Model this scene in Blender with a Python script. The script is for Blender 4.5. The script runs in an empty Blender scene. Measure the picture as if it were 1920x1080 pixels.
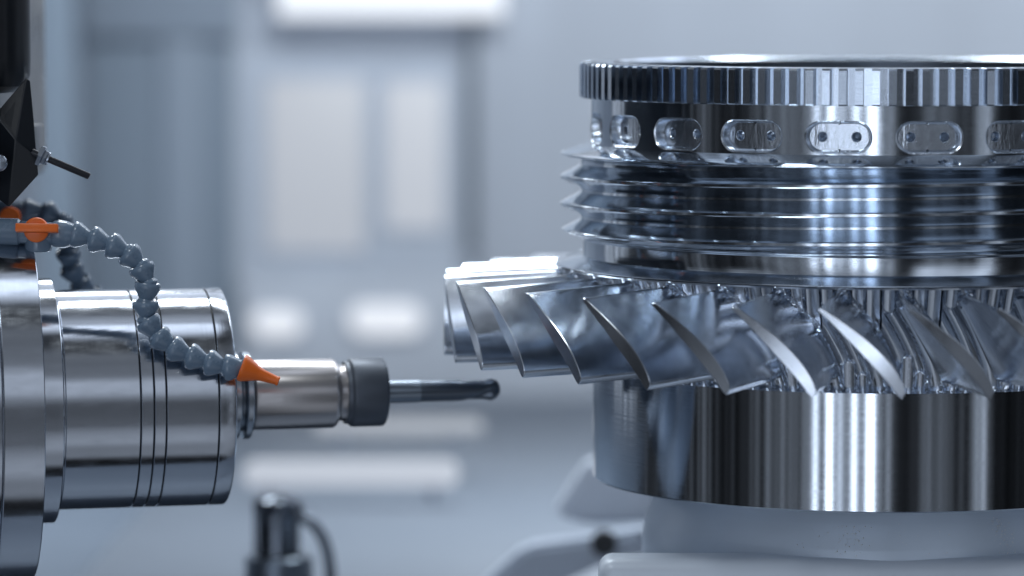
import bpy, bmesh, math, random
from mathutils import Vector, Matrix
from math import sin, cos, pi, radians, sqrt, atan2, tan, exp, floor
random.seed(7)
SC = bpy.context.scene
C = SC.collection
S = 0.0005            # metres per reference unit (one unit = 0.5 mm)
F = 7100.0            # focal length in units of photo pixels
D = 7100.0            # camera distance to the rotor axis, in reference units
HZ = -27.0            # image row of the horizon

# ---------------------------------------------------------------- camera
PITCH = math.atan((540 - HZ) / F)
CAM = Vector((0, -D * S, 920 * S))
cd = bpy.data.cameras.new('camera')
cam = bpy.data.objects.new('camera', cd); C.objects.link(cam)
cam.location = CAM
cam.rotation_euler = (pi / 2 - PITCH, 0, 0)
cd.sensor_width = 36; cd.lens = 36 * F / 1920
cd.clip_start = 0.05; cd.clip_end = 100
cd.dof.use_dof = True
cd.dof.focus_distance = (D - 430) * S
cd.dof.aperture_fstop = 2.35
SC.camera = cam
SC.view_settings.view_transform = 'Standard'
SC.view_settings.look = 'None'
SC.view_settings.exposure = 0.0
SC.view_settings.gamma = 1.0
SC.view_settings.use_curve_mapping = False

def at(px, py, Y):
    """world point on the sight line of a photo pixel, at depth Y (reference units behind the rotor axis)"""
    fwd = Vector((0, cos(PITCH), -sin(PITCH))); up = Vector((0, sin(PITCH), cos(PITCH)))
    d = fwd + Vector((1, 0, 0)) * ((px - 960) / F) + up * (-(py - 540) / F)
    k = (Y * S - CAM.y) / d.y
    return CAM + d * k

# ---------------------------------------------------------------- world: workshop around the machine
W = bpy.data.worlds.new('World'); SC.world = W; W.use_nodes = True
nt = W.node_tree; nt.nodes.clear()
def N(t, tree=None, **kw):
    n = (tree or nt).nodes.new(t)
    for k, v in kw.items(): setattr(n, k, v)
    return n
def mth(tree, op, a, b=None, c=None):
    n = tree.nodes.new('ShaderNodeMath'); n.operation = op
    for i, v in enumerate((a, b, c)):
        if v is None: continue
        if isinstance(v, (int, float)): n.inputs[i].default_value = v
        else: tree.links.new(v, n.inputs[i])
    return n.outputs[0]
def ramp(tree, fac, stops, interp='LINEAR'):
    n = tree.nodes.new('ShaderNodeValToRGB'); cr = n.color_ramp; cr.interpolation = interp
    stops = sorted(stops)
    while len(cr.elements) > 1: cr.elements.remove(cr.elements[-1])
    cr.elements[0].position = stops[0][0]
    for p, v in stops[1:]: cr.elements.new(p)
    for e, (p, v) in zip(cr.elements, stops):
        e.position = p
        e.color = (v, v, v, 1) if isinstance(v, (int, float)) else (*v, 1)
    tree.links.new(fac, n.inputs[0]); return n.outputs[0]
tc = N('ShaderNodeTexCoord'); sx = N('ShaderNodeSeparateXYZ'); nt.links.new(tc.outputs['Generated'], sx.inputs[0])
X, Y_, Z = sx.outputs
az = mth(nt, 'ARCTAN2', X, mth(nt, 'MULTIPLY', Y_, -1.0))            # 0 = towards the camera side, + = right
az = mth(nt, 'MULTIPLY', az, 180 / pi)
el = mth(nt, 'MULTIPLY', mth(nt, 'ARCSINE', Z), 180 / pi)
def A(a): return (a + 180) / 360
def E(e): return (e + 90) / 180
# light strips and dark gaps around the camera side of the workshop (azimuth, level /10)
G = 0.1
def strips(lst, base):
    out = []
    for a, w, v in lst:
        out += [(A(a - w - .25), None), (A(a - w), v), (A(a + w), v), (A(a + w + .25), None)]
    return out
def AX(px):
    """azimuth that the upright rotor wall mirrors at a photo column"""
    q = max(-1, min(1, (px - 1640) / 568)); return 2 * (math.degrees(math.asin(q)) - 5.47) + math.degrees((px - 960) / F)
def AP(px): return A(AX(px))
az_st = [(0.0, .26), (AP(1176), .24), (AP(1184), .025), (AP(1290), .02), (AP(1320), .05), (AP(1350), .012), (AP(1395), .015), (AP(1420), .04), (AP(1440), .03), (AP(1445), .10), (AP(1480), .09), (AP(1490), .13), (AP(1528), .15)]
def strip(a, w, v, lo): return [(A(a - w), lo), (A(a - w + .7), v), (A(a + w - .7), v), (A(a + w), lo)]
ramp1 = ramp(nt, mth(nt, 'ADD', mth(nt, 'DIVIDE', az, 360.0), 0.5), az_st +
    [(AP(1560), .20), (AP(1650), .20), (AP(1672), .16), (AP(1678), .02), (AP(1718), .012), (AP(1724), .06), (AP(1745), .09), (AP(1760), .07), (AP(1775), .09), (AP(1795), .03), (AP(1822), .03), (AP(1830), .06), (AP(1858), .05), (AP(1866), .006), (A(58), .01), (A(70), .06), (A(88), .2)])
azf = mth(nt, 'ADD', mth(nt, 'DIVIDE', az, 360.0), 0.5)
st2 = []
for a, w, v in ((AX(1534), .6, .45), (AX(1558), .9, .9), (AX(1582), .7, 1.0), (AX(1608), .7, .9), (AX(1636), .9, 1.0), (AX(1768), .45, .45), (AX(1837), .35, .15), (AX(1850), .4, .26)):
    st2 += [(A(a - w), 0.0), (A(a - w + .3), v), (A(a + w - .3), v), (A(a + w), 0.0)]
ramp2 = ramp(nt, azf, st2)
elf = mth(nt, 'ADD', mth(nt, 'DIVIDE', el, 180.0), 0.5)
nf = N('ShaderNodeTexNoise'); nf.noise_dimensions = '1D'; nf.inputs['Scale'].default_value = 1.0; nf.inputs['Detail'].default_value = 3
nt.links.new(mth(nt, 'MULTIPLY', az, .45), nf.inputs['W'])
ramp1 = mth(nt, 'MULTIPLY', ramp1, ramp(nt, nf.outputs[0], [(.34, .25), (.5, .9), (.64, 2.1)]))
mask = ramp(nt, elf, [(E(-50), 0.15), (E(-25), .9), (E(14), 1.0), (E(32), .6), (E(42), 0.1)])
mask2 = ramp(nt, elf, [(E(-30), 0.0), (E(-22), 1.0), (E(8), 1.0), (E(20), .2), (E(24), 0.0)])
# floor and ceiling of the workshop
elv = ramp(nt, elf, [(0.0, .10), (E(-80), .10), (E(-74), .0), (E(-60), .0), (E(-55), .03), (E(-28), .03), (E(-13), .0), (E(12), .0),
                     (E(30), .03), (E(50), .05), (E(60), .02), (E(68), .02), (1.0, .06)])
# bright patches added to the surroundings, for the spindle's highlights and the blades
glow_a = mth(nt, 'MULTIPLY', ramp(nt, azf, [(A(9), 0.0), (A(12), 1.0), (A(38), 1.0), (A(44), 0.0)]), ramp(nt, elf, [(E(1), 0.0), (E(7), .14), (E(13), .36), (E(22), .42), (E(29), .07), (E(50), .05), (E(56), 0.0)]))
glow_b = mth(nt, 'MULTIPLY', ramp(nt, azf, [(0.0, .3), (A(-60), .25), (A(-40), 0.0), (A(52), 0.0), (A(62), .12), (A(112), .15), (A(124), 1.15), (A(150), 1.1), (A(172), .35), (1.0, .3)]), ramp(nt, elf, [(E(12), 0.0), (E(22), .9), (E(38), 1.6), (E(46), .8), (E(55), .12)]))
nb = N('ShaderNodeTexNoise'); nb.inputs['Scale'].default_value = 6; nb.inputs['Detail'].default_value = 2
nt.links.new(tc.outputs['Generated'], nb.inputs['Vector'])
glow_b = mth(nt, 'MULTIPLY', glow_b, ramp(nt, nb.outputs[0], [(.36, .15), (.5, .8), (.62, 1.6)]))
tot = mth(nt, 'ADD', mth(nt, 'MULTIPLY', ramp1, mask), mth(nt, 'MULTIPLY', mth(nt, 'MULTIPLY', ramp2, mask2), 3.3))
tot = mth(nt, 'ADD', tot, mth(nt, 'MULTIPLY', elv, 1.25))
lamp_c = mth(nt, 'MULTIPLY', ramp(nt, azf, [(A(-35), .12), (A(-20), 1.0), (A(80), 1.0), (A(100), .3), (A(150), .12)]), ramp(nt, elf, [(E(68), 0.0), (E(73), .35), (E(79), 1.1), (1.0, 1.2)]))
low_c = mth(nt, 'MULTIPLY', ramp(nt, azf, [(A(-8), .0), (A(8), 1.0), (A(50), 1.0), (A(62), 0.0)]), ramp(nt, elf, [(E(-60), 0.0), (E(-55), .13), (E(-40), .18), (E(-28), .14), (E(-22), 0.0)]))
tot = mth(nt, 'ADD', tot, low_c)
tot = mth(nt, 'ADD', mth(nt, 'ADD', tot, lamp_c), mth(nt, 'ADD', glow_a, glow_b))
nz = N('ShaderNodeTexNoise'); nz.inputs['Scale'].default_value = 3.5; nz.inputs['Detail'].default_value = 3
nt.links.new(tc.outputs['Generated'], nz.inputs['Vector'])
tot = mth(nt, 'MULTIPLY', tot, mth(nt, 'MULTIPLY_ADD', nz.outputs[0], 1.5, 0.3))
col = N('ShaderNodeCombineColor')
nt.links.new(mth(nt, 'MULTIPLY', tot, .84), col.inputs[0]); nt.links.new(mth(nt, 'MULTIPLY', tot, .93), col.inputs[1]); nt.links.new(mth(nt, 'MULTIPLY', tot, 1.08), col.inputs[2])
bg = N('ShaderNodeBackground'); bg.inputs['Strength'].default_value = 1.5
nt.links.new(col.outputs[0], bg.inputs[0])
wo = N('ShaderNodeOutputWorld'); nt.links.new(bg.outputs[0], wo.inputs[0])

def area(name, loc, target, sx_, sy_, power, color=(.9, .96, 1)):
    l = bpy.data.lights.new(name, 'AREA'); l.shape = 'RECTANGLE'; l.size = sx_; l.size_y = sy_; l.energy = power; l.color = color
    o = bpy.data.objects.new(name, l); C.objects.link(o); o.location = loc
    o.rotation_euler = (Vector(target) - Vector(loc)).to_track_quat('-Z', 'Y').to_euler()
    return o
area('ceiling_lamp', (-0.5, 1.3, 2.3), (0, .5, 0), 1.2, .35, 40)
area('wall_fill', (0.6, 0.9, 1.9), (.7, 3.0, .1), 1.6, .3, 72)  # unseen fill light added to brighten the back wall
area('hub_fill', (-.9, -1.5, 2.3), (.25, 0, .2), .7, .4, 13)  # unseen soft light added to lift the hub and blades
area('rear_fill', (-0.75, 1.7, 1.2), (.2, 0, .2), .5, .35, 7)  # unseen light added behind the rotor

# ---------------------------------------------------------------- materials
def mat(name, base, rough=.3, metal=0.0, bump=None, coat=0, aniso=None, rvar=0, cvar=0, nscale=(20, 20, 20), spec=.5, cscale=(14, 14, 14)):
    m = bpy.data.materials.new(name); m.use_nodes = True; t = m.node_tree; b = t.nodes['Principled BSDF']
    b.inputs['Base Color'].default_value = (*base, 1); b.inputs['Roughness'].default_value = rough; b.inputs['Metallic'].default_value = metal
    b.inputs['Coat Weight'].default_value = coat; b.inputs['Specular IOR Level'].default_value = spec
    tcn = t.nodes.new('ShaderNodeTexCoord'); mp = t.nodes.new('ShaderNodeMapping'); mp.inputs['Scale'].default_value = nscale
    t.links.new(tcn.outputs['Object'], mp.inputs[0])
    no = t.nodes.new('ShaderNodeTexNoise'); no.inputs['Scale'].default_value = 1; no.inputs['Detail'].default_value = 5
    t.links.new(mp.outputs[0], no.inputs['Vector'])
    if rvar: t.links.new(mth(t, 'MULTIPLY_ADD', no.outputs[0], rvar, rough - rvar / 2), b.inputs['Roughness'])
    if cvar:
        mx = t.nodes.new('ShaderNodeMix'); mx.data_type = 'RGBA'
        mx.inputs[6].default_value = (*[c * (1 - cvar) for c in base], 1); mx.inputs[7].default_value = (*[min(1, c * (1 + cvar)) for c in base], 1)
        n2 = t.nodes.new('ShaderNodeTexNoise'); n2.inputs['Scale'].default_value = 1; n2.inputs['Detail'].default_value = 6
        mp3 = t.nodes.new('ShaderNodeMapping'); mp3.inputs['Scale'].default_value = cscale; t.links.new(tcn.outputs['Object'], mp3.inputs[0]); t.links.new(mp3.outputs[0], n2.inputs['Vector'])
        t.links.new(n2.outputs[0], mx.inputs[0]); t.links.new(mx.outputs[2], b.inputs['Base Color'])
    if bump:
        bm_ = t.nodes.new('ShaderNodeBump'); bm_.inputs['Strength'].default_value = bump[1]; bm_.inputs['Distance'].default_value = bump[2]
        mp2 = t.nodes.new('ShaderNodeMapping'); mp2.inputs['Scale'].default_value = bump[0]
        t.links.new(tcn.outputs['Object'], mp2.inputs[0])
        n3 = t.nodes.new('ShaderNodeTexNoise'); n3.inputs['Scale'].default_value = 1; n3.inputs['Detail'].default_value = 3
        t.links.new(mp2.outputs[0], n3.inputs['Vector']); t.links.new(n3.outputs[0], bm_.inputs['Height']); t.links.new(bm_.outputs[0], b.inputs['Normal'])
    if aniso:
        b.inputs['Anisotropic'].default_value = aniso[0]; b.inputs['Anisotropic Rotation'].default_value = aniso[2]
        tg = t.nodes.new('ShaderNodeTangent'); tg.direction_type = 'RADIAL'; tg.axis = aniso[1]
        t.links.new(tg.outputs[0], b.inputs['Tangent'])
    return m
STEEL = (.60, .66, .73)
M_turn = mat('turned_steel', STEEL, .10, 1, bump=((3, 3, 1400), .06, .0006), rvar=.05, nscale=(6, 6, 500), aniso=(.5, 'Z', .25), cvar=.10)
M_drum = mat('polished_drum_steel', (.56, .61, .67), .075, 1, bump=((4, 4, 1100), .06, .0006), rvar=.05, nscale=(9, 9, 260), aniso=(.55, 'Z', .25), cvar=.12)
M_dark = mat('dark_turned_steel', (.50, .56, .64), .18, 1, bump=((4, 4, 1400), .1, .0005), rvar=.08, nscale=(6, 6, 500), aniso=(.7, 'Z', .25), cvar=.1)
M_blade = mat('milled_blade_steel', (.65, .70, .77), .195, 1, bump=((20, 20, 700), .05, .0006), rvar=.20, nscale=(55, 55, 30), cvar=.16)
M_mill = mat('milled_hub_steel', (.58, .63, .70), .18, 1, bump=((40, 40, 160), .12, .0010), rvar=.12, nscale=(60, 60, 90), cvar=.12)
M_slot = mat('milled_pocket_steel', (.66, .72, .80), .24, 1, bump=((260, 260, 60), .4, .0010), rvar=.2, nscale=(120, 120, 60), cvar=.15)
M_spin = mat('spindle_steel', (.54, .575, .63), .16, 1, bump=((900, 5, 5), .08, .0005), rvar=.22, nscale=(50, 140, 140), aniso=(.75, 'X', .25), cvar=.10)
M_hold = mat('holder_steel', (.50, .48, .48), .33, 1, rvar=.06, aniso=(.75, 'X', .25), nscale=(20, 20, 20))
M_nut = mat('black_oxide_nut', (.085, .10, .125), .46, .6, rvar=.1)
M_tool = mat('coated_carbide', (.11, .13, .16), .30, .9, rvar=.1)
M_shank = mat('ground_carbide', (.24, .28, .33), .28, 1, rvar=.1)
M_black = mat('black_gap', (.012, .015, .02), .5)
M_bpaint = mat('black_paint', (.010, .013, .018), .30, 0, bump=((30, 30, 30), .15, .002), rvar=.15, cvar=.3)
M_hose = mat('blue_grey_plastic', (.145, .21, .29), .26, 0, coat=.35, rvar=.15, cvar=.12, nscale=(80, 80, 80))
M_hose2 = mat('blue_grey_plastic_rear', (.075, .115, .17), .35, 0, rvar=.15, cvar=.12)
M_orange = mat('orange_plastic', (.78, .145, .010), .36, 0, rvar=.1, cvar=.08, nscale=(60, 60, 60))
M_bolt = mat('zinc_steel', (.35, .39, .45), .28, 1, rvar=.1)
M_fix = mat('fixture_steel', (.60, .69, .80), .34, .2, rvar=.15, cvar=.08)
M_pal = mat('pallet_steel', (.70, .77, .86), .40, .1, rvar=.1, cvar=.06)
M_chip = mat('glint_white_chips', (.97, .98, 1), .25, 0, spec=1.0)  # white base colour stands in for the chips' glints
def wallm(name, c, r=.6): return mat(name, c, r, 0, rvar=.1, cvar=.22, nscale=(3, 3, 3), cscale=(3.2, 3.2, .5))
def emit(name, c, s):
    m = bpy.data.materials.new(name); m.use_nodes = True; t = m.node_tree; b = t.nodes['Principled BSDF']
    b.inputs['Base Color'].default_value = (.3, .3, .3, 1); b.inputs['Emission Color'].default_value = (*c, 1); b.inputs['Emission Strength'].default_value = s
    return m

# ---------------------------------------------------------------- helpers
def link(name, me, m, parent=None, loc=None, rot=None, angle=32):
    o = bpy.data.objects.new(name, me); C.objects.link(o)
    if m: me.materials.append(m)
    me.polygons.foreach_set('use_smooth', [True] * len(me.polygons))
    me.update()
    if angle is not None: me.set_sharp_from_angle(angle=radians(angle))
    if parent: o.parent = parent
    if loc is not None: o.location = loc
    if rot is not None: o.rotation_euler = rot
    return o
def mesh(name, vs, fs, clean=False):
    me = bpy.data.meshes.new(name); me.from_pydata([tuple(v) for v in vs], [], fs); me.validate()
    b = bmesh.new(); b.from_mesh(me)
    if clean: bmesh.ops.remove_doubles(b, verts=b.verts, dist=1e-7); bmesh.ops.dissolve_degenerate(b, dist=1e-8, edges=b.edges)
    bmesh.ops.recalc_face_normals(b, faces=b.faces); b.to_mesh(me); b.free()
    return me
def thing(name, label, cat, loc=(0, 0, 0), rot=(0, 0, 0), group=None):
    o = bpy.data.objects.new(name, None); C.objects.link(o); o.empty_display_size = .02
    o.location = loc; o.rotation_euler = rot; o['label'] = label; o['category'] = cat
    if group: o['group'] = group
    return o
def struct(name, me, m, **k):
    o = link(name, me, m, **k); o['kind'] = 'structure'; return o
def chamfer(prof, c=1.5):
    out = []
    n = len(prof)
    for i, p in enumerate(prof):
        if i in (0, n - 1): out.append(p); continue
        a, b = prof[i - 1], prof[i + 1]
        la = math.dist(a, p); lb = math.dist(b, p); k = min(c, la * .4, lb * .4)
        if k < 1e-6: out.append(p); continue
        out.append((p[0] + (a[0] - p[0]) * k / la, p[1] + (a[1] - p[1]) * k / la))
        out.append((p[0] + (b[0] - p[0]) * k / lb, p[1] + (b[1] - p[1]) * k / lb))
    return out
def lathe(name, prof, segs=256, axis='Z', a0=0, a1=2 * pi):
    """prof: (radius, position) in reference units"""
    vs, fs = [], []; full = abs(a1 - a0 - 2 * pi) < 1e-6; n = len(prof)
    cols = segs if full else segs + 1
    for j in range(cols):
        a = a0 + (a1 - a0) * j / segs
        for r, z in prof:
            r *= S; z *= S
            vs.append((r * sin(a), -r * cos(a), z) if axis == 'Z' else (z, r * cos(a), r * sin(a)))
    for j in range(segs):
        k = (j + 1) % cols
        for i in range(n - 1): fs.append((j * n + i, k * n + i, k * n + i + 1, j * n + i + 1))
    return mesh(name, vs, fs, clean=any(p[0] < 1e-6 for p in prof))
def copy_under(o, parent, rz=None):
    c = o.copy(); C.objects.link(c); c.parent = parent
    if rz is not None: c.rotation_euler = (0, 0, rz)
    return c
def box_me(name, x0, x1, y0, y1, z0, z1, bev=0.0, seg=2):
    b = bmesh.new(); bmesh.ops.create_cube(b, size=1)
    for v in b.verts: v.co = Vector(((x0 + x1) / 2 + v.co.x * (x1 - x0), (y0 + y1) / 2 + v.co.y * (y1 - y0), (z0 + z1) / 2 + v.co.z * (z1 - z0)))
    if bev: bmesh.ops.bevel(b, geom=b.edges[:], offset=bev, segments=seg, affect='EDGES', profile=.5)
    me = bpy.data.meshes.new(name); b.to_mesh(me); b.free(); return me
def prism_me(name, pts, d0, d1, bev=0):
    """pts: (x,z) metres outline, extruded along y"""
    b = bmesh.new(); vs = [b.verts.new((x, d0, z)) for x, z in pts]; f = b.faces.new(vs)
    r = bmesh.ops.extrude_face_region(b, geom=[f]); 
    for v in r['geom']:
        if isinstance(v, bmesh.types.BMVert): v.co.y += d1 - d0
    bmesh.ops.recalc_face_normals(b, faces=b.faces)
    if bev: bmesh.ops.bevel(b, geom=b.edges[:], offset=bev, segments=2, affect='EDGES')
    me = bpy.data.meshes.new(name); b.to_mesh(me); b.free(); return me
def tube_me(name, pts, r, segs=16, cap=True):
    pts = [Vector(p) for p in pts]; vs, fs = [], []
    T = [(pts[min(i + 1, len(pts) - 1)] - pts[max(i - 1, 0)]).normalized() for i in range(len(pts))]
    up = Vector((0, 1, 0)) if abs(T[0].y) < .9 else Vector((1, 0, 0)); nrm = T[0].cross(up).normalized()
    for i, p in enumerate(pts):
        nrm = (nrm - T[i] * nrm.dot(T[i])).normalized(); bi = T[i].cross(nrm)
        rr = r[i] if isinstance(r, (list, tuple)) else r
        for j in range(segs): vs.append(p + (nrm * cos(2 * pi * j / segs) + bi * sin(2 * pi * j / segs)) * rr)
    for i in range(len(pts) - 1):
        for j in range(segs): k = (j + 1) % segs; fs.append((i * segs + j, i * segs + k, (i + 1) * segs + k, (i + 1) * segs + j))
    if cap: fs.append(tuple(range(segs))); fs.append(tuple((len(pts) - 1) * segs + j for j in range(segs)))
    return mesh(name, vs, fs)
def lathe_along(name, prof, p0, p1, m, parent, segs=28):
    """lathe around X placed from p0 towards p1"""
    me = lathe(name, prof, segs, 'X'); d = (Vector(p1) - Vector(p0)).normalized()
    o = link(name, me, m, parent); o.location = Vector(p0) - (parent.location if parent else Vector())
    o.rotation_euler = d.to_track_quat('X', 'Z').to_euler(); return o

# ---------------------------------------------------------------- background
YW = 7600
def wall_panel(name, px0, px1, py0, py1, Y, m, thick=.02, kind='structure'):
    a = at(px0, py0, Y); b = at(px1, py1, Y)
    o = link(name, box_me(name, a.x, b.x, a.y, a.y + thick, b.z, a.z, .002), m)
    if kind: o['kind'] = kind
    return o
mw_r = wallm('wall_pale', (.47, .515, .59)); mw_m = wallm('wall_mid', (.46, .51, .59)); mw_l = wallm('wall_slate', (.20, .25, .315)); mw_p = wallm('pillar_grey', (.24, .305, .385))
wall_panel('back_wall', -2600, 4600, -700, 1400, YW + 60, mw_m)
t = thing('wall_pillar', 'pale grey vertical pillar at the far left behind the black bracket', 'pillar', at(105, 1200, YW - 500))
def sub(name, px0, px1, py0, py1, Y, m, par, thick=.02, bev=.002):
    a = at(px0, py0, Y) - par.location; b = at(px1, py1, Y) - par.location
    return link(name, box_me(name, a.x, b.x, a.y, a.y + thick, b.z, a.z, bev), m, par)
sub('shaft', 56, 152, -700, 1500, YW - 500, mw_p, t, .06)
t = thing('slate_panel', 'slate blue-grey sheet metal panel left of the two bright windows', 'wall panel', at(290, 1200, YW))
sub('sheet', 152, 445, -700, 1500, YW - 10, mw_l, t)
sub('stile', 300, 385, 60, 1500, YW - 40, wallm('stile_grey', (.23, .28, .35)), t)
sub('rail', 150, 445, -700, 70, YW - 60, wallm('rail_grey', (.25, .30, .37)), t)
t = thing('pale_panel', 'wide pale grey wall panel behind the turbine rotor', 'wall panel', at(1400, 1200, YW))
sub('sheet', 893, 4300, -700, 520, YW - 20, mw_r, t)
t = thing('door_jamb', 'thin dark vertical door edge between the windows and the pale panel', 'door edge', at(884, 1200, YW))
sub('jamb', 876, 893, 20, 470, YW - 60, wallm('jamb_dark', (.12, .145, .18)), t)
M_win = emit('daylit_glass', (.72, .77, .88), .46); M_wf = wallm('window_frame', (.50, .56, .66)); M_win2 = emit('daylit_glass_wide', (.66, .71, .82), .42)
for i, (a, b, c, d, m, lab) in enumerate(((500, 685, 150, 470, M_win2, 'wide frosted window glowing white, nearest the slate panel'), (722, 832, 155, 430, M_win, 'narrow frosted window glowing white, beside the thin dark door edge'))):
    t = thing('lit_window', lab, 'window', at((a + b) / 2, d, YW - 60), group='bright windows in the back wall')
    sub('pane', a, b, c, d, YW + 48, m, t, .004)
    for q in ((a - 7, a, c - 7, d + 7), (b, b + 7, c - 7, d + 7), (a, b, c - 7, c), (a, b, d, d + 7)):
        sub('frame', *q, YW + 46, M_wf, t, .005)
t = thing('ceiling_light', 'long glowing white ceiling light at the top of the picture', 'ceiling light', at(740, 10, YW - 200))
sub('diffuser', 520, 945, -60, 32, YW - 200, emit('lamp_diffuser', (.82, .87, .95), .95), t, .03)
sub('housing', 500, 965, -90, -61, YW - 210, mw_p, t, .06)
# lower ledge, tray floor
a = at(-3000, 0, YW + 40); 
def tray(name, pyb, Yb, pyf, Yf, m, x0=-2.6, x1=3.4):
    p = at(960, pyb, Yb); q = at(960, pyf, Yf)
    me = mesh(name, [(x0, p.y, p.z), (x1, p.y, p.z), (x1, q.y, q.z), (x0, q.y, q.z), (x0, p.y, p.z - .02), (x1, p.y, p.z - .02), (x1, q.y, q.z - .02), (x0, q.y, q.z - .02)],
              [(0, 1, 2, 3), (7, 6, 5, 4), (0, 4, 5, 1), (1, 5, 6, 2), (2, 6, 7, 3), (3, 7, 4, 0)])
    return struct(name, me, m, angle=None)
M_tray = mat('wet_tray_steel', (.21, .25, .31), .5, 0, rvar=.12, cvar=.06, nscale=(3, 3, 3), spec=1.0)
wall_panel('lower_wall', 452, 4300, 520, 760, YW - 30, wallm('lower_wall_grey', (.49, .535, .61)))
XS = at(452, 745, YW - 40).x
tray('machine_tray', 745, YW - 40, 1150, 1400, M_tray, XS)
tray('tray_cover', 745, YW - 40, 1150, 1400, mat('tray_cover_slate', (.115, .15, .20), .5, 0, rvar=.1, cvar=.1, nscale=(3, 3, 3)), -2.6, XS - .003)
struct('machine_floor', mesh('machine_floor', [(-6, -.62, -1.2), (6, -.62, -1.2), (6, 4, -1.2), (-6, 4, -1.2)], [(0, 1, 2, 3)]), wallm('floor_grey', (.22, .26, .32)), angle=None)
M_reflect = emit('wall_reflection_glow', (.84, .88, .96), .80)
def capsule(name, px0, px1, py0, py1, Y, m, parent, thick=.03):
    a = at(px0, py0, Y); b = at(px1, py1, Y); w = b.x - a.x; h = a.z - b.z; r = min(w, h) / 2 * .98
    pts = []
    for cx, cz, s0 in ((b.x - r, a.z - r, 0), (a.x + r, a.z - r, 90), (a.x + r, b.z + r, 180), (b.x - r, b.z + r, 270)):
        for k in range(9): an = radians(s0 + 90 * k / 8); pts.append((cx + r * cos(an) - parent.location.x, cz + r * sin(an) - parent.location.z))
    return link(name, prism_me(name, pts, a.y - parent.location.y, a.y + thick - parent.location.y), m, parent, angle=40)
for x0, x1, y0, y1, lab in ((472, 568, 580, 632, 'small rounded glowing patch standing in for a reflection above the tray, nearer the spindle'), (655, 792, 570, 628, 'wider rounded glowing patch standing in for a reflection above the tray, nearer the rotor blades')):
    t = thing('wall_reflection', lab, 'reflection', at((x0 + x1) / 2, y1, YW - 60), group='painted reflections on the back wall')  # added glowing shapes standing in for blurred reflections on the wall
    capsule('lens', x0, x1, y0, y1, YW - 60, M_reflect, t, .002); capsule('reflection_rim', x0 - 6, x1 + 6, y0 - 5, y1 + 5, YW - 54, mw_r, t, .02)  # 'lens' is the added glowing patch standing in for the reflection
for x0, x1, y0, y1, e, lab, Yr in ((455, 860, 868, 912, .42, 'bright white glowing bar standing in for a tray reflection, low in the background above the blurred hose fitting', 3600), (590, 905, 790, 812, .22, 'faint upper glowing bar standing in for a tray reflection, low in the background below the ball nose cutter', 4300)):
    t = thing('tray_reflection', lab, 'rail', at((x0 + x1) / 2, y1, Yr), group='painted reflections across the tray')  # glowing bars added in place of reflections on the glossy tray
    capsule('reflection_bar', x0, x1, y0, y1, Yr, emit('tray_reflection_glow', (.80, .86, 1.0), e), t, .03)
    sub('reflection_bar_foot', x0 + 40, x0 + 60, y1 - 6, y1 + 26, Yr + 20, mw_r, t, .02); sub('reflection_bar_foot', x1 - 60, x1 - 40, y1 - 6, y1 + 26, Yr + 20, mw_r, t, .02)

# blurred hose fitting low in the background
YF = 1300
t = thing('hose_fitting', 'blurred dark glossy hose fitting with domed cap and bent tube, low behind the spindle', 'fitting', at(524, 1200, YF))
k = (D + YF) / D
def fz(py): return (at(524, py, YF) - t.location).z
M_fit = mat('dark_chrome', (.13, .15, .18), .14, 1, rvar=.1)
zt = fz(926) / S
link('cap', lathe('cap', [(0, zt), (26 * k, zt - 3), (42 * k, zt - 14), (48 * k, zt - 32), (49 * k, zt - 60), (44 * k, zt - 66)], 48), M_fit, t)
link('body', lathe('body', [(40 * k, zt - 66), (42 * k, zt - 120), (42 * k, zt - 135), (30 * k, zt - 138)], 48), M_fit, t)
link('collar', lathe('collar', chamfer([(30 * k, zt - 138), (64 * k, zt - 138), (66 * k, zt - 240), (0, zt - 240)], 4), 48), mat('fitting_collar', (.14, .17, .21), .3, .8), t)
link('latch', box_me('latch', -.027, -.017, -.03, .01, (zt - 130) * S, (zt - 4) * S, .003), M_fit, t)
tp = [at(x, y, YF) - t.location for x, y in ((560, 968), (578, 976), (594, 990), (606, 1010), (614, 1035), (619, 1065), (621, 1100), (622, 1190))]
link('tube', tube_me('tube', tp, 11 * S * k), M_fit, t)

# clamp arm behind the fixture
YC = 1500
t = thing('clamp_arm', 'blurred blue-grey clamp arm with a dark bolt, left of the fixture under the rotor', 'clamp', at(1130, 1200, YC))
M_arm = wallm('arm_grey', (.36, .41, .49), .4)
def rel(px, py, Y=YC): return at(px, py, Y) - t.location
pts = [(rel(x, y).x, rel(x, y).z) for x, y in ((900, 1100), (985, 1026), (1120, 1008), (1230, 990), (1230, 1040), (1150, 1050), (1040, 1100))]
link('arm', prism_me('arm', pts, 0, .05, .006), M_arm, t)
pts = [(rel(x, y).x, rel(x, y).z) for x, y in ((1040, 985), (1090, 905), (1112, 880), (1240, 880), (1240, 1000), (1110, 1006))]
link('riser', prism_me('riser', pts, .09, .14, .006), wallm('riser_grey', (.52, .57, .65), .4), t)
for x, y, r in ((1132, 1016, 30), (1206, 1002, 20)):
    o = link('bolt', lathe('bolt', chamfer([(0, -30), (r, -30), (r, 0), (r * .5, 0), (r * .5, -12), (0, -12)], 2), 32), M_black if r > 20 else M_arm, t)
    o.rotation_euler = (pi / 2, 0, 0); o.location = rel(x, y) + Vector((0, -.018, 0))

# ---------------------------------------------------------------- turbine rotor
CX = 680 * S
def z_(y): return 893 - y               # image row at the rotor axis -> height (reference units)
rotor = thing('turbine_rotor', 'large shiny steel turbine rotor with curved blades, threads and a toothed top ring', 'turbine rotor', (CX, 0, 0))
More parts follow.
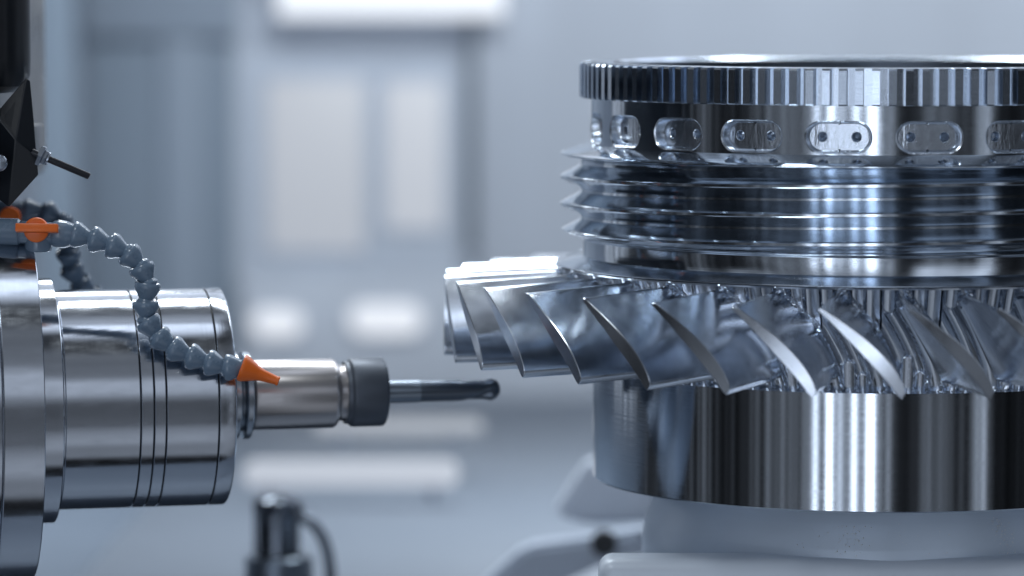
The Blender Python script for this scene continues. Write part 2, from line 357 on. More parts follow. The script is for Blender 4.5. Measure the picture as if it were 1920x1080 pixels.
# toothed ring
def toothed(name, nt_=120, R=554, RF=531):
    vs, fs = [], []; cols = []
    for k in range(nt_):
        a = 2 * pi * k / nt_; w = 2 * pi / nt_
        for f, r in ((0.00, R), (.47, R), (.49, RF), (.98, RF)): cols.append((a + f * w, r))
    zt, zb = z_(115), z_(181)
    def rows(r):
        tooth = r > RF + 1
        top = [(r - 2.5, zt)] if tooth else [(r, zt - 2.5)]
        return [(500, zb), (r - 2.5 if tooth else r, zb), (r, zb + 2.5), (r, zt - 5), (r - 2.5 if tooth else r, zt - 1.5), (RF - 4, zt), (502, zt), (496, zt - 5)]
    n = 8
    for a, r in cols:
        for rr, z in rows(r): vs.append((rr * S * sin(a), -rr * S * cos(a), z * S))
    for j in range(len(cols)):
        k = (j + 1) % len(cols)
        for i in range(n - 1): fs.append((j * n + i, k * n + i, k * n + i + 1, j * n + i + 1))
    return mesh(name, vs, fs)
link('toothed_ring', toothed('toothed_ring'), M_dark, rotor, angle=25)
link('bore', lathe('bore', [(496, z_(120.2)), (496, z_(145)), (452, z_(145)), (448, z_(149)), (448, z_(270))], 256), mat('shaded_bore_steel', (.17, .20, .24), .3, 1, rvar=.1), rotor)  # bore colour darkened to stand in for the dark interior it mirrors
# slotted band : 21 sectors, each with a stadium opening
RB = 533; NS = 21; zt, zb = z_(181), z_(268); zc = z_(236); SW = 58; SH = 27
def cylp(u, z, R): a = u / RB; return (R * S * sin(a), -R * S * cos(a), z * S)
def stadium(n, w, h):
    """points by angle around the centre"""
    out = []
    for k in range(n):
        a = 2 * pi * k / n; dx, dz = cos(a), sin(a); lo, hi = 0, w * 1.5
        for _ in range(40):
            m_ = (lo + hi) / 2; x, z = dx * m_, dz * m_
            q = max(abs(x) - (w - h), 0); ins = q * q + z * z < h * h
            lo, hi = (m_, hi) if ins else (lo, m_)
        out.append((dx * lo, dz * lo))
    return out
NP = 96; HW = pi * RB / NS
def rect(n, w, zu, zd, w_, h_):
    out = []
    for x, z in stadium(n, w_, h_):
        # push outward along direction until the rectangle
        sx_ = w / abs(x) if abs(x) > 1e-9 else 1e9; sz_ = (zu / z if z > 0 else -zd / z * -1 if False else (zd / -z)) if abs(z) > 1e-9 else 1e9
        s_ = min(sx_, sz_); out.append((x * s_, z * s_))
    return out
vs, fs = [], []
st = stadium(NP, SW + 2, SH + 2); rc = rect(NP, HW, zt - zc, zc - zb, SW, SH)
# snap nearest samples to the rectangle's corners so that neighbours join
for sxn in (-1, 1):
    for zz in (zt - zc, zb - zc):
        i = min(range(NP), key=lambda q: (rc[q][0] - sxn * HW) ** 2 + (rc[q][1] - zz) ** 2); rc[i] = (sxn * HW, zz)
RN = 6
for s_ in range(NS):
    off = 2 * pi * s_ / NS * RB; b0 = len(vs)
    for j in range(RN + 1):
        for i in range(NP):
            f = (j / RN); u = st[i][0] * (1 - f) + rc[i][0] * f; z = st[i][1] * (1 - f) + rc[i][1] * f
            vs.append(cylp(off + u, zc + z, RB))
    for j in range(RN):
        for i in range(NP): k = (i + 1) % NP; fs.append((b0 + j * NP + i, b0 + j * NP + k, b0 + (j + 1) * NP + k, b0 + (j + 1) * NP + i))
me = bpy.data.meshes.new('band'); me.from_pydata(vs, [], fs)
b = bmesh.new(); b.from_mesh(me); bmesh.ops.remove_doubles(b, verts=b.verts, dist=S * .3); bmesh.ops.recalc_face_normals(b, faces=b.faces)
b.to_mesh(me); b.free()
# exact cylinder normals keep the turned surface smooth
band = link('slotted_band', me, M_turn, rotor, angle=None)
band.rotation_euler = (0, 0, radians(-6.8 - 5.5))
if sum(p.normal.dot(Vector((p.center.x, p.center.y, 0))) for p in me.polygons) < 0: me.flip_normals()
me.normals_split_custom_set_from_vertices([Vector((v.co.x, v.co.y, 0)).normalized() for v in me.vertices])
vs, fs = [], []
rings = [(1.0, SW + 2, SH + 2, RB), (1, SW - .5, SH - .5, RB - 2.2), (1, SW - 2, SH - 2, RB - 16), (1, SW - 4, SH - 4, RB - 19)]
for (_, w, h, R) in rings:
    for u, z in stadium(NP, w, h): vs.append(cylp(u, zc + z, R))
for j in range(3):
    for i in range(NP): k = (i + 1) % NP; fs.append((j * NP + i, j * NP + k, (j + 1) * NP + k, (j + 1) * NP + i))
# floor: two halves around two drilled holes
HX, HR = 31, 9.5
def floor_half(sg):
    n = 64; base = len(vs); outp = []
    w, h = SW - 4, SH - 4
    for k in range(n):
        a = 2 * pi * k / n; dx, dz = cos(a), sin(a); lo, hi = 0, 200
        for _ in range(40):
            m_ = (lo + hi) / 2; x, z = sg * HX + dx * m_, dz * m_
            q = max(abs(x) - (w - h), 0); ins = q * q + z * z < h * h and x * sg > 0
            lo, hi = (m_, hi) if ins else (lo, m_)
        outp.append((sg * HX + dx * lo, dz * lo))
    for f, R in ((0, RB - 19), (.5, RB - 19), (1, RB - 19), (1, RB - 20.5), (1.12, RB - 21.5), (1.12, RB - 40), (2, RB - 46)):
        for k in range(n):
            a = 2 * pi * k / n; c = (sg * HX + HR * cos(a), HR * sin(a))
            if f <= 1: u, z = outp[k][0] * (1 - f) + c[0] * f, outp[k][1] * (1 - f) + c[1] * f
            else: s_ = 2 - f; u, z = sg * HX + (c[0] - sg * HX) * s_, c[1] * s_
            vs.append(cylp(u, zc + z, R))
    for j in range(6):
        for i in range(n): k = (i + 1) % n; fs.append((base + j * n + i, base + j * n + k, base + (j + 1) * n + k, base + (j + 1) * n + i))
floor_half(1); floor_half(-1)
sm = mesh('slot', vs, fs, clean=False)
c0 = min(sm.polygons, key=lambda p: abs(p.center.z - zc * S) + abs(p.center.x - 12 * S) * 1 + (0 if p.normal.length else 9))
slot = link('slot', sm, M_slot, band, angle=30)
for s_ in range(1, NS): copy_under(slot, band, 2 * pi * s_ / NS)
# threaded section
link('shoulder_ring', lathe('shoulder_ring', chamfer([(500, z_(266)), (534, z_(267)), (582, z_(281)), (590, z_(285)), (586, z_(288)), (560, z_(291)), (551, z_(297)), (540, z_(298))], 1.2), 512), M_turn, rotor)
def thread():
    P = 50.5; ztop = z_(296); zbot = z_(440); seg = 480
    prof = [(0, 590), (.05, 590), (.08, 588), (.16, 580), (.27, 568), (.38, 558), (.46, 552), (.54, 552), (.62, 558), (.74, 569), (.85, 580), (.93, 588), (.96, 590)]
    rows = []
    for turn in range(-1, 4):
        for f, r in prof: rows.append((turn + f, r))
    vs, fs = [], []; n = len(rows)
    for j in range(seg + 1):
        th = -pi + 2 * pi * j / seg + pi / 2 - pi / 2
        for w, r in rows:
            # at th=-90deg a crest sits on image row 329; climbing to the right
            z = z_(329 + w * P) + P * (th + pi / 2) / (2 * pi)
            e = max(0.0, min(1.0, (z - zbot) / 14)) * max(0.0, min(1.0, (ztop - z) / 10))
            z2 = max(zbot, min(ztop, z)); R = 550 + (r - 550) * (e ** .6)
            vs.append((R * S * sin(th), -R * S * cos(th), z2 * S))
    for j in range(seg):
        for i in range(n - 1): fs.append((j * n + i, (j + 1) * n + i, (j + 1) * n + i + 1, j * n + i + 1))
    return mesh('thread', vs, fs, clean=True)
link('threaded_section', thread(), M_turn, rotor, angle=22)
link('collar', lathe('collar', chamfer([(540, z_(436)), (556, z_(438)), (556, z_(441)), (547, z_(444)), (547, z_(481)), (552, z_(484)), (554, z_(488)), (551, z_(492)), (540, z_(493))], 1.2), 512), M_turn, rotor)
# hub with milled passages
NB = 34; TH0 = radians(-6.4 - 5.5)
def hubR(y):
    f = (y - 493) / (678 - 493); f = max(0, min(1, f)); return 600 - 52 * f ** .9
def curve(tab):
    """smooth monotone-slope interpolation of (s, value) pairs"""
    n = len(tab); d = []
    for i in range(n):
        if i == 0: d.append((tab[1][1] - tab[0][1]) / (tab[1][0] - tab[0][0]))
        elif i == n - 1: d.append((tab[-1][1] - tab[-2][1]) / (tab[-1][0] - tab[-2][0]))
        else: d.append(((tab[i][1] - tab[i - 1][1]) / (tab[i][0] - tab[i - 1][0]) + (tab[i + 1][1] - tab[i][1]) / (tab[i + 1][0] - tab[i][0])) / 2)
    def f(x):
        for i in range(n - 1):
            if x <= tab[i + 1][0] or i == n - 2:
                h = tab[i + 1][0] - tab[i][0]; t_ = max(0, min(1, (x - tab[i][0]) / h))
                return (2 * t_ ** 3 - 3 * t_ ** 2 + 1) * tab[i][1] + (t_ ** 3 - 2 * t_ ** 2 + t_) * h * d[i] + (3 * t_ ** 2 - 2 * t_ ** 3) * tab[i + 1][1] + (t_ ** 3 - t_ ** 2) * h * d[i + 1]
    return f
SIDE_R = curve([(0, .006), (.008, .016), (.03, .026), (.1, .046), (.24, .080), (.5, .124), (.73, .128), (.887, .100), (.95, .078), (.985, .052), (1, .010)])
SIDE_L = curve([(0, -.006), (.008, -.012), (.03, -.014), (.1, -.008), (.24, .0), (.5, .008), (.73, .010), (.887, .004), (.96, -.004), (1, .0)])
def cam_root(f):   # fraction of height -> tangential offset of the blade's middle line at the root
    best = 0; L = sqrt(88 ** 2 + 160 ** 2)
    for k in range(401):
        s_ = k / 400; o_ = (SIDE_R(s_) + SIDE_L(s_)) / 2 * L
        if s_ - o_ * 88 / L / 160 <= f: best = s_ * 88 + o_ * 160 / L
    return best
CR = [cam_root(k / 60) for k in range(61)]
FL = [(12, 34, 12.5), (37.5, 62, 12.5), (65, 108, 14.5), (92, 46, 12.5)]     # tangential position, length, half width of round-ended flutes
BL = [(22, 62, 13), (46, 40, 10)]
def hub():
    PT = 2 * pi * 575 / NB; ny = 120; vs, fs = [], []
    angs = []; aa = -pi
    while aa < pi - 1e-6:
        angs.append(aa); aa += 2 * pi / (NB * 110) if abs(aa) < 1.65 else 2 * pi / (NB * 22)
    cols = len(angs)
    prof0 = [(560, 492), (590, 492.4), (594, 492.6), (597, 492.8)]
    n = ny + 1 + len(prof0) + 2
    def ss(x): x = max(0, min(1, x)); return x * x * (3 - 2 * x)
    for a in angs:
        q0 = ((a - TH0) * 575) / PT; pid = floor(q0); tt = (q0 - pid) * PT
        rnd = random.Random(pid * 13 + 905); dl = [rnd.uniform(-8, 8) for _ in range(8)]; dd_ = [rnd.uniform(-2, 2) for _ in range(8)]
        for r, y in prof0: vs.append((r * S * sin(a), -r * S * cos(a), z_(y) * S))
        for i in range(ny + 1):
            f = i / ny; y = 493 + 185 * f; R = hubR(y)
            tb = CR[min(59, int(f * 60))] * (1 - (f * 60 - min(59, int(f * 60)))) + CR[min(59, int(f * 60)) + 1] * (f * 60 - min(59, int(f * 60))); s_ = (tt - tb) % PT
            q = (s_ % 26.6) / 26.6 - .5; d = 17 - 7 * (2 * q) ** 2 + (5 if abs(q) > .455 else 0) + (3.0 if 34 < s_ < 70 else 0)      # curved cutter passes beside the blades
            for m_, (ft, ln, hw) in enumerate(FL):
                for wrap in (-PT, 0, PT):
                    dt = tt - ft + wrap
                    if abs(dt) > hw: continue
                    yy = y - 493; end = ln + dl[m_] - hw; dist = abs(dt) if yy < end else sqrt((yy - end) ** 2 + dt * dt)
                    e = ss((hw - dist) / 1.8)
                    d = d * (1 - e) + e * (11 + m_ % 3 * 4 + dd_[m_] + 4 * (1 - (dt / hw) ** 2)) + 7 * max(0, 1 - abs(dist - hw + 1.6) / 1.6)
            for m_, (ft, ln, hw) in enumerate(BL):
                dt = tt - ft
                if abs(dt) > hw: continue
                yy = 678 - y; end = ln + dl[m_ + 4] - hw; dist = abs(dt) if yy < end else sqrt((yy - end) ** 2 + dt * dt)
                e = ss((hw - dist) / 1.8)
                d = d * (1 - e) + e * (8 + m_ * 3 + 6 * (1 - (dt / hw) ** 2)) + 6 * max(0, 1 - abs(dist - hw + 1.6) / 1.6)
            if 5 < s_ < 17 and y < 580: d -= (5 + 2.5 * abs(sin(y * pi / 9))) * ss((s_ - 5) / 3) * ss((17 - s_) / 3)
            R -= d * (1 if 2 < i else 0)
            vs.append((R * S * sin(a), -R * S * cos(a), z_(y) * S))
        for r, y in ((548, 681), (520, 681)): vs.append((r * S * sin(a), -r * S * cos(a), z_(y) * S))
    for j in range(cols):
        k = (j + 1) % cols
        for i in range(n - 1): fs.append((j * n + i, k * n + i, k * n + i + 1, j * n + i + 1))
    return mesh('hub', vs, fs)
link('shoulder', lathe('shoulder', chamfer([(540, z_(472)), (552, z_(479)), (592, z_(488)), (599, z_(490)), (599, z_(492)), (560, z_(492.3))], 1), 512), M_dark, rotor)
link('hub', hub(), M_mill, rotor, angle=60)
# blades
def blade():
    ns, nv = 30, 22; vs, fs = [], []; span = [-.04, 0, .02, .045, .08, .13] + [.13 + .86 * k / 12 for k in range(1, 13)] + [.997]
    ring = 2 * (ns + 1)
    for v in span:
        vv = max(0, v); dt = 88 + (135 - 88) * vv; y0 = 503 + 9 * vv; dy = 160 + (150 - 160) * vv
        fil = 9 * exp(-max(v, 0) / .035)
        up, lo = [], []
        for i in range(ns + 1):
            s_ = .5 - .5 * cos(pi * i / ns)
            L = sqrt(dt * dt + dy * dy); nx, ny_ = dy / L, -dt / L; Lc = L * (1.0 + .12 * (1 - vv))
            ff = fil * min(1, min(s_, 1 - s_) * 25)
            hr = SIDE_R(s_) * Lc + ff; hl = SIDE_L(s_) * Lc - ff
            up.append((s_ * dt + nx * hr, y0 + s_ * dy + ny_ * hr)); lo.append((s_ * dt + nx * hl, y0 + s_ * dy + ny_ * hl))
        for t_, y in up + lo[::-1]:
            R0 = hubR(min(678, max(493, y))) - 20; R = R0 + (808 - R0) * v if v > 0 else R0 + v * 200
            if v > .9: R = R0 + (808 - R0) * v
            a = t_ / (585 + (R - 585) * .9)
            vs.append((R * S * sin(a), -R * S * cos(a), z_(y) * S))
    ni = len(span)
    for i in range(ni - 1):
        for j in range(ring): k = (j + 1) % ring; fs.append((i * ring + j, i * ring + k, (i + 1) * ring + k, (i + 1) * ring + j))
    # tip cap with a tiny chamfer
    base = (ni - 1) * ring; cap0 = len(vs); cen = sum((Vector(vs[base + j]) for j in range(ring)), Vector()) / ring
    for j in range(ring):
        i_ = j if j <= ns else ring - 1 - j; mid = (Vector(vs[base + i_]) + Vector(vs[base + ring - 1 - i_])) / 2
        p = Vector(vs[base + j]); p = p + (mid - p) * min(1, .0006 / max(1e-6, (mid - p).length)) * .9; rad = Vector((p.x, p.y, 0)).normalized()
        vs.append(p + rad * .0005)
    for j in range(ring): k = (j + 1) % ring; fs.append((base + j, base + k, cap0 + k, cap0 + j))
    for i in range(ns): fs.append((cap0 + i, cap0 + i + 1, cap0 + ring - 2 - i, cap0 + ring - 1 - i))
    return mesh('blade', vs, fs, clean=True)
bl = link('blade', blade(), M_blade, rotor, angle=35)
bl.rotation_euler = (0, 0, TH0)
for i in range(1, NB): copy_under(bl, rotor, TH0 + 2 * pi * i / NB)
# lower drum
link('base_drum', lathe('base_drum', chamfer([(500, z_(680)), (528, z_(680)), (528, z_(893)), (505, z_(896)), (0, z_(896))], 2.0), 512), M_drum, rotor)

# fixture below, pallet and bright chips
fx = thing('fixture_post', 'pale blue-grey round fixture post under the turbine rotor', 'fixture', (CX, 0, z_(1100) * S))
zo = z_(1100)
link('post', lathe('post', chamfer([(396, z_(896) - .2 - zo), (398, z_(900) - zo), (412, z_(930) - zo), (428, z_(975) - zo), (434, z_(1010) - zo), (436, z_(1199) - zo), (0, z_(1199) - zo)], 2), 256), M_fix, fx)
pal = thing('machine_pallet', 'pale milled pallet block below the round fixture post at the bottom edge', 'pallet', (CX, 0, z_(1200) * S))
zp = (z_(989) - z_(1200)) * S
link('block', box_me('block', -525 * S, 900 * S, -445 * S, -330 * S, 0, zp, .013, 6), M_pal, pal, angle=40)
link('base_plate', box_me('base_plate', -525 * S, 900 * S, -329 * S, 500 * S, -150 * S, 0, .004, 3), M_fix, pal, angle=40)
vs, fs = [], []
def chip(p, s_):
    a = Vector((random.uniform(-1, 1), random.uniform(-1, 1), random.uniform(-1, 1))).normalized(); b_ = a.orthogonal().normalized(); c_ = a.cross(b_)
    i = len(vs); vs.extend([p + b_ * s_, p + c_ * s_ * .6, p - b_ * s_ * .8, p - c_ * s_ * .5, p + a * s_ * .4]); fs.extend([(i, i + 1, i + 4), (i + 1, i + 2, i + 4), (i + 2, i + 3, i + 4), (i + 3, i, i + 4), (i, i + 3, i + 2, i + 1)])
for k in range(130, 420):
    if k < 200: x = random.gauss(1596, 18); y = 995 + random.random() ** 1.3 * 55
    elif k < 240: x = random.uniform(1500, 1800); y = random.uniform(985, 1045)
    else: y = 975 + random.random() * 100; x = 1882 + (y - 975) * .25 + random.gauss(0, 9)
    a = math.asin(max(-1, min(1, (x - 1640) / (432 * 1.065)))); zz = (y + 27) * (1 - 432 * cos(a) / D) - 27
    if zz > 986 or zz < 899: continue
    a = math.asin(max(-1, min(1, (x - 1640) / (425 * 1.065)))) - radians(5.47)
    rr = 399 + (zz - 896) * .40 + 1.5; chip(Vector((rr * S * sin(a), -rr * S * cos(a), z_(zz) * S)), random.choice((.9, 1.2, 1.6, 2.4)) * S)
o = link('metal_chips', mesh('metal_chips', vs, fs), M_chip, angle=None); o.location = (CX, 0, 0)
o['kind'] = 'stuff'; o['label'] = 'tiny metal chips with their glints painted as white, stuck to the fixture post'; o['category'] = 'metal chips'

# ---------------------------------------------------------------- spindle
YAW = radians(13.0)
P0 = at(415, 742, -175)       # a point of the axis at the housing's front end
sp_rot = (0, 0, YAW)
def ax(px):
    """axial position (reference units from P0) of an image column on the axis"""
    lo, hi = -900, 1100
    for _ in range(50):
        m_ = (lo + hi) / 2; w = P0 + Vector((cos(YAW), sin(YAW), 0)) * m_ * S
        v = w - CAM; dep = v.y * cos(PITCH) - v.z * sin(PITCH); x = 960 + F * v.x / dep
        lo, hi = (m_, hi) if x < px else (lo, m_)
    return lo
def axf(px, R):
    """axial position for the near side of a ring of radius R seen at column px"""
    return ax(px) - R * S * 0
spindle = thing('milling_spindle', 'large banded steel milling spindle with flange and grooved housing', 'spindle', P0, sp_rot)
def bulge(R, px): return R * sin(YAW - (960 - px) / F)
def X_(px, R): return ax(px - bulge(R, px))
KS = (D - 175) / D
def sl(name, pr, m, par, segs=256, c=1.5):
    return link(name, lathe(name, chamfer([(0, pr[0][1])] + pr + [(0, pr[-1][1])] if False else pr, c), segs, 'X'), m, par)
R1 = 335 * KS; R2 = 229 * KS; R3 = 205 * KS
sl('rear_flange', [(0, X_(-500, R1)), (R1, X_(-500, R1)), (R1, X_(-6, R1)), (R1 - 10, X_(-5, R1)), (R1 - 10, X_(5, R1)), (R1, X_(6, R1)), (R1, X_(84, R1)), (R2, X_(84, R1) + 1)], M_spin, spindle)
sl('ring', [(R2 - 30, X_(70, R2)), (R2, X_(70, R2)), (R2, X_(120, R2)), (R3 - 6, X_(122, R2)), (R3 - 6, X_(126, R3))], M_spin, spindle)
edges = [122, 264, 289, 312, 411, 443]
for i in range(5):
    a, b_ = X_(edges[i], R3), X_(edges[i + 1], R3)
    sl('housing' if i == 0 else 'housing_ring', [(R3 - 8, a + 1), (R3, a + 1.3), (R3, b_ - 1.3), (R3 - 8, b_ - 1)] if i < 4 else [(R3 - 8, a + 1), (R3, a + 1.3), (R3, b_ - 1), (R3 - 3, b_ + 2), (60, b_ + 2), (60, b_ - 20)], M_spin, spindle, c=.9)
sl('seam', [(R3 - 7, X_(115, R3)), (R3 - 7, X_(443, R3) - 2)], M_black, spindle)
holder = thing('tool_holder', 'steel tool holder with a black clamping nut, held in the spindle', 'tool holder', P0, sp_rot)
kk = (D - 110) / D
def H(px, R): return X_(px, R)
Rf, Rh, Rn = 82 * kk, 65.5 * kk, 64.5 * kk
b443 = X_(443, R3)
sl('holder_flange', [(50, b443 + 3), (Rf - 2, b443 + 3.5), (Rf, b443 + 6), (Rf, H(455, Rf)), (Rf - 16, H(459, Rf)), (Rf - 16, H(463, Rf)), (Rf, H(466, Rf)), (Rf, H(478, Rf)), (Rf - 10, H(481, Rf)), (Rh - 2, H(482, Rf))], mat('flange_steel', (.38, .42, .47), .25, 1, rvar=.1), holder, 128)
sl('holder_body', [(Rh - 4, H(480, Rh)), (Rh, H(482, Rh)), (Rh, H(634, Rh)), (Rh - 5, H(641, Rh)), (55 * kk, H(642, Rh)), (53 * kk, H(646, Rh)), (53 * kk, H(657, Rh)), (57 * kk, H(658, Rh)), (57 * kk, H(675, Rh))], M_hold, holder, 128)
sl('clamping_nut', [(57 * kk, H(656, Rh)), (59 * kk, H(657, Rh)), (59 * kk, H(664, Rh)), (61 * kk, H(665, Rn)), (Rn, H(669, Rn)), (Rn, H(728, Rn)), (Rn - 6, H(733, Rn) ), (22, H(733, Rn) + 1), (20, H(733, Rn) - 8)], M_nut, holder, 128)
mill = thing('end_mill', 'dark ball nose end mill pointing at the rotor blades', 'milling cutter', P0, sp_rot)
sl('shank', [(21.5, H(725, 21)), (21, H(790, 21))], M_shank, mill, 64)
def cutter():
    # fluted cutter: two shallow helical gullets towards the ball
    vs, fs = [], []; xs = H(789, 20); xe = H(938, 0); L = xe - xs; n = 70; sg = 64; Rb = 20.5
    for i in range(n + 1):
        f = i / n; x = xs + L * (f if f < .8 else f)
        u = xe - x
        if u < Rb: R = sqrt(max(0, Rb * Rb - (Rb - u) ** 2))
        elif u < 42: R = Rb - 2.8 * min(1, (u - Rb) / 12)
        else: R = 17.8 + 2.2 * min(1, (u - 42) / 30)
        for j in range(sg):
            a = 2 * pi * j / sg; tw = a - u * .028
            g = 0
            if u < 85: g = max(0, cos(2 * tw + .6)) ** 3 * .33 * min(1, (85 - u) / 35)
            r = R * (1 - g); vs.append((x * S, r * S * cos(a), r * S * sin(a)))
    for i in range(n):
        for j in range(sg): k = (j + 1) % sg; fs.append((i * sg + j, i * sg + k, (i + 1) * sg + k, (i + 1) * sg + j))
    return mesh('cutter', vs, fs, clean=True)
link('cutter', cutter(), M_tool, mill, angle=40)

# ---------------------------------------------------------------- segmented coolant hoses
def seg_profile(L, R=23.5):
    return [(11, 5), (R * .78, 1), (R * .93, 0), (R, 2.5), (R * 1.02, 7), (R * .98, 11), (R * .60, L * .80), (R * .56, L * .86), (R * .62, L * .92), (R * .74, L * 1.0), (R * .76, L * 1.08), (R * .66, L * 1.22), (R * .3, L * 1.3), (0, L * 1.31)]
def hose(pts, root, m, R=23.5):
    P = [at(*p) for p in pts]
    for i in range(len(P) - 1):
        L = (P[i + 1] - P[i]).length / S
        lathe_along('hose_segment', seg_profile(L, R), P[i], P[i + 1], m, root, 32)
    return P
YH = -400
front = thing('coolant_hose', 'blue-grey segmented coolant hose with orange valve and orange nozzle, in front of the spindle', 'coolant hose', at(60, 436, YH))
hp = [(100, 430, YH), (136, 438, YH), (172, 447, YH), (206, 458, YH), (234, 470, YH), (258, 489, YH), (274, 514, YH), (280, 541, YH), (274, 563, YH), (268, 585, YH), (281, 615, YH), (306, 642, YH), (338, 661, YH), (376, 674, YH), (408, 686, YH), (434, 691, YH), (458, 689, YH)]
# even spacing along the same curve
def resample(P, step):
    out = [P[0]]; acc = 0
    segs = []
    for a, b_ in zip(P, P[1:]): segs.append((Vector(a), Vector(b_), (Vector(b_) - Vector(a)).length))
    tot_ = sum(s[2] for s in segs); n = round(tot_ / step); 
    for k in range(1, n + 1):
        d = tot_ * k / n; 
        for a, b_, l in segs:
            if d <= l + 1e-6: out.append(tuple(a.lerp(b_, min(1, d / l)))); break
            d -= l
    return out
P = hose(resample(hp[1:], 35), front, M_hose)
# fixed end, valve
def rl(p, root): return Vector(p) - root.location
lathe_along('pipe', chamfer([(0, -130), (24, -130), (24, 33), (21, 35), (21, 37)], 1.5), at(0, 434, YH), at(40, 435, YH), M_hose, front, 40)
lathe_along('valve_body', chamfer([(17, 34), (20, 36), (20, 92), (23, 96), (25, 104), (24, 118), (15, 140), (14, 146), (17, 152), (0, 153)], 1.2), at(0, 434, YH), at(140, 440, YH), M_hose, front, 40)
o = link('valve_barrel', lathe('valve_barrel', chamfer([(0, -30), (22, -30), (24, -24), (24, 20), (0, 20)], 2), 40), M_hose, front); o.location = at(72, 440, YH) - front.location
kb = link('valve_knob', lathe('valve_knob', chamfer([(0, 0), (22, 0), (22, 10), (20, 12), (0, 12)], 1.2), 48), M_orange, front)
kb.rotation_euler = (pi / 2, 0, 0); kb.location = at(72, 429, YH) - front.location + Vector((0, -24 * S, 0))
kh = link('valve_handle', box_me('valve_handle', -37 * S, 38 * S, -7 * S, 7 * S, -7.5 * S, 7.5 * S, 2 * S), M_orange, front, angle=40)
kh.location = at(74, 425, YH) - front.location + Vector((0, -40 * S, 0)); kh.rotation_euler = (radians(-14), radians(1), 0)
nz0, nz1 = at(452, 689, YH), at(523, 715, YH)
Ln = (nz1 - nz0).length / S
lathe_along('nozzle', chamfer([(14, 8), (20, 0), (23.5, 0), (24.5, 4), (23, 9), (12.5, Ln * .46), (10.5, Ln * .6), (7.8, Ln - 5), (8.6, Ln - 4), (8.6, Ln), (5, Ln), (4.5, Ln - 12), (0, Ln - 12)], .8), nz0, nz1, M_orange, front, 40)
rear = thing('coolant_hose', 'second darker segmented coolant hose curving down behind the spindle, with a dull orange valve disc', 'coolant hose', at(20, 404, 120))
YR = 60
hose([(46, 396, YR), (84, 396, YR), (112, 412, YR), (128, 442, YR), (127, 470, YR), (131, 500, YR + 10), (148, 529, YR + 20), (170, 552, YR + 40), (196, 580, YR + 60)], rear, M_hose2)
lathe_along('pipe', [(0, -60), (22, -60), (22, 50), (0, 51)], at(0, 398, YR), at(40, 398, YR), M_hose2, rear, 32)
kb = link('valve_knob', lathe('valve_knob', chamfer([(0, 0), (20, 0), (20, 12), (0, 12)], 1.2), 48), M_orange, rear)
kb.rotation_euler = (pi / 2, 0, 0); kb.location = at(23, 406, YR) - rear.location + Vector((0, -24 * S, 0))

# ---------------------------------------------------------------- black column and bracket
YB = -430
col_ = thing('machine_column', 'black rounded machine column at the top left corner', 'machine column', at(-10, 160, YB + 130))
R = 62
o = link('column_body', lathe('column_body', [(0, 0), (30, 3), (52, 14), (R - 1, 34), (R, 60), (R, 700), (0, 700)], 96), M_bpaint, col_)
o.location = at(-6, 176, YB + 130) - col_.location
br = thing('mounting_bracket', 'black folded metal bracket with a bolt and thin rod, above the coolant hoses', 'bracket', at(0, 330, YB))
def bz(px, py, dy=0): return at(px, py, YB + dy) - br.location
front_pts = [(-60, 262, 30), (0, 203, 10), (49, 146, 0), (57, 151, 0), (64, 225, 0), (72, 328, 0), (16, 389, 10), (-60, 330, 60)]
ridge = [(-60, 195, -30), (0, 250, -42), (72, 305, 0)]
vsb = [bz(*p) for p in front_pts]; mid = [bz(-60, 235, -5), bz(0, 226, -26), bz(30, 262, -22), bz(69, 291, 0)]
V = vsb + mid; th = Vector((0, 10 * S, 0))
Fc = [(0, 8, 9, 1), (1, 9, 10, 2), (2, 10, 4, 3), (4, 10, 11), (7, 8, 9), (7, 9, 10, 6), (6, 10, 11, 5)]
n = len(V); b = bmesh.new(); bv = [b.verts.new(v) for v in V]
for f in Fc: b.faces.new([bv[i] for i in (dict.fromkeys(f))])
bmesh.ops.recalc_face_normals(b, faces=b.faces)
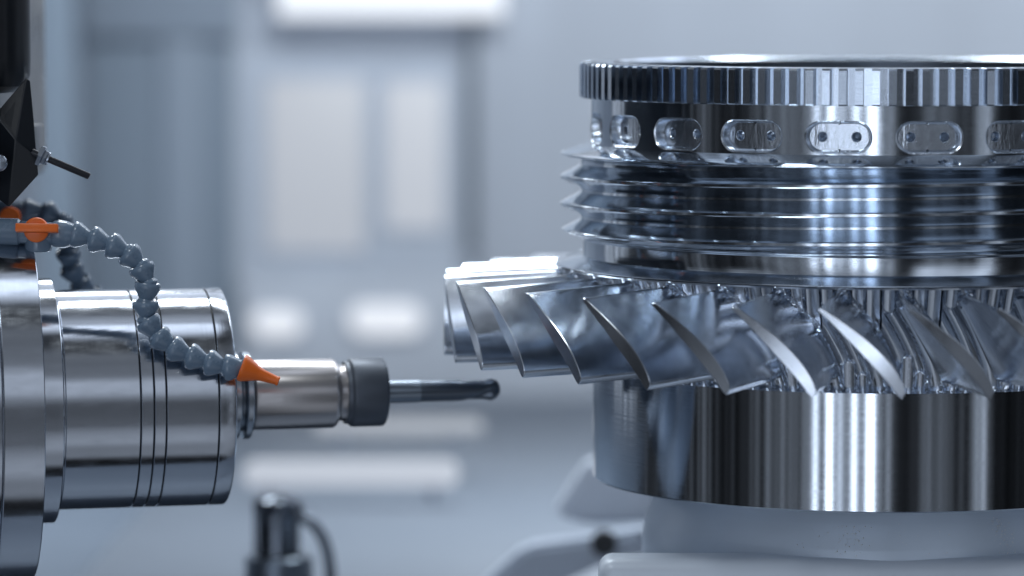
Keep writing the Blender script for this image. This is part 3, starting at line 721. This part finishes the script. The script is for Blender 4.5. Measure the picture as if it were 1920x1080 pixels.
if sum(f.normal.y for f in b.faces) > 0: bmesh.ops.reverse_faces(b, faces=b.faces)
bmesh.ops.solidify(b, geom=b.faces[:], thickness=8 * S)
me = bpy.data.meshes.new('plate'); b.to_mesh(me); b.free()
o = link('plate', me, M_bpaint, br, angle=20)
mod = o.modifiers.new('bev', 'BEVEL'); mod.width = 2.0 * S; mod.segments = 3; mod.limit_method = 'ANGLE'; mod.angle_limit = radians(15)
def hexnut(name, p, d, r, h, m, par):
    me = lathe(name, chamfer([(r * .5, 0), (r, 0), (r, h), (r * .5, h)], 1.5), 6, 'X')
    o = link(name, me, m, par, angle=20); o.location = p; o.rotation_euler = Vector(d).to_track_quat('X', 'Z').to_euler(); return o
d = (bz(167, 331, -10) - bz(74, 291, -10)).normalized()
hexnut('nut', bz(72, 290, -8), d, 20, 9, M_bolt, br); hexnut('nut', bz(80, 293.5, -8), d, 14, 8, M_bolt, br)
link('washer', lathe('washer', [(5, 0), (12, 0), (12, 3), (5, 3)], 32, 'X'), M_bolt, br, loc=bz(89, 297, -8), rot=d.to_track_quat('X', 'Z').to_euler())
link('rod', tube_me('rod', [bz(60, 285, -8), bz(166, 330, -8), bz(168, 331, -8)], [6.2 * S, 6.2 * S, 5 * S], 24), mat('black_rod', (.02, .022, .028), .3, .3), br)
a0 = at(-900, 60, -300); a1 = at(-26, 372, -300)
link('flange_blocker', box_me('flange_blocker', a0.x - col_.location.x, a1.x - col_.location.x, -.12, .45, a1.z - col_.location.z, .9, .01, 3), M_bpaint, col_, angle=40)  # unseen black box added so the spindle flange mirrors dark
link('mirror_blocker', box_me('mirror_blocker', bz(-60, 0).x, bz(56, 0).x, 14 * S, 200 * S, bz(0, 322).z, bz(0, 238).z, .003), M_bpaint, br, angle=40)  # hidden black box added to darken the reflection in the spindle flange
link('screw', lathe('screw', chamfer([(0, 0), (14, 0), (16, 4), (12, 10), (0, 10)], 1), 32), M_bolt, br, loc=bz(-2, 305, -40), rot=(pi / 2, 0, 0))
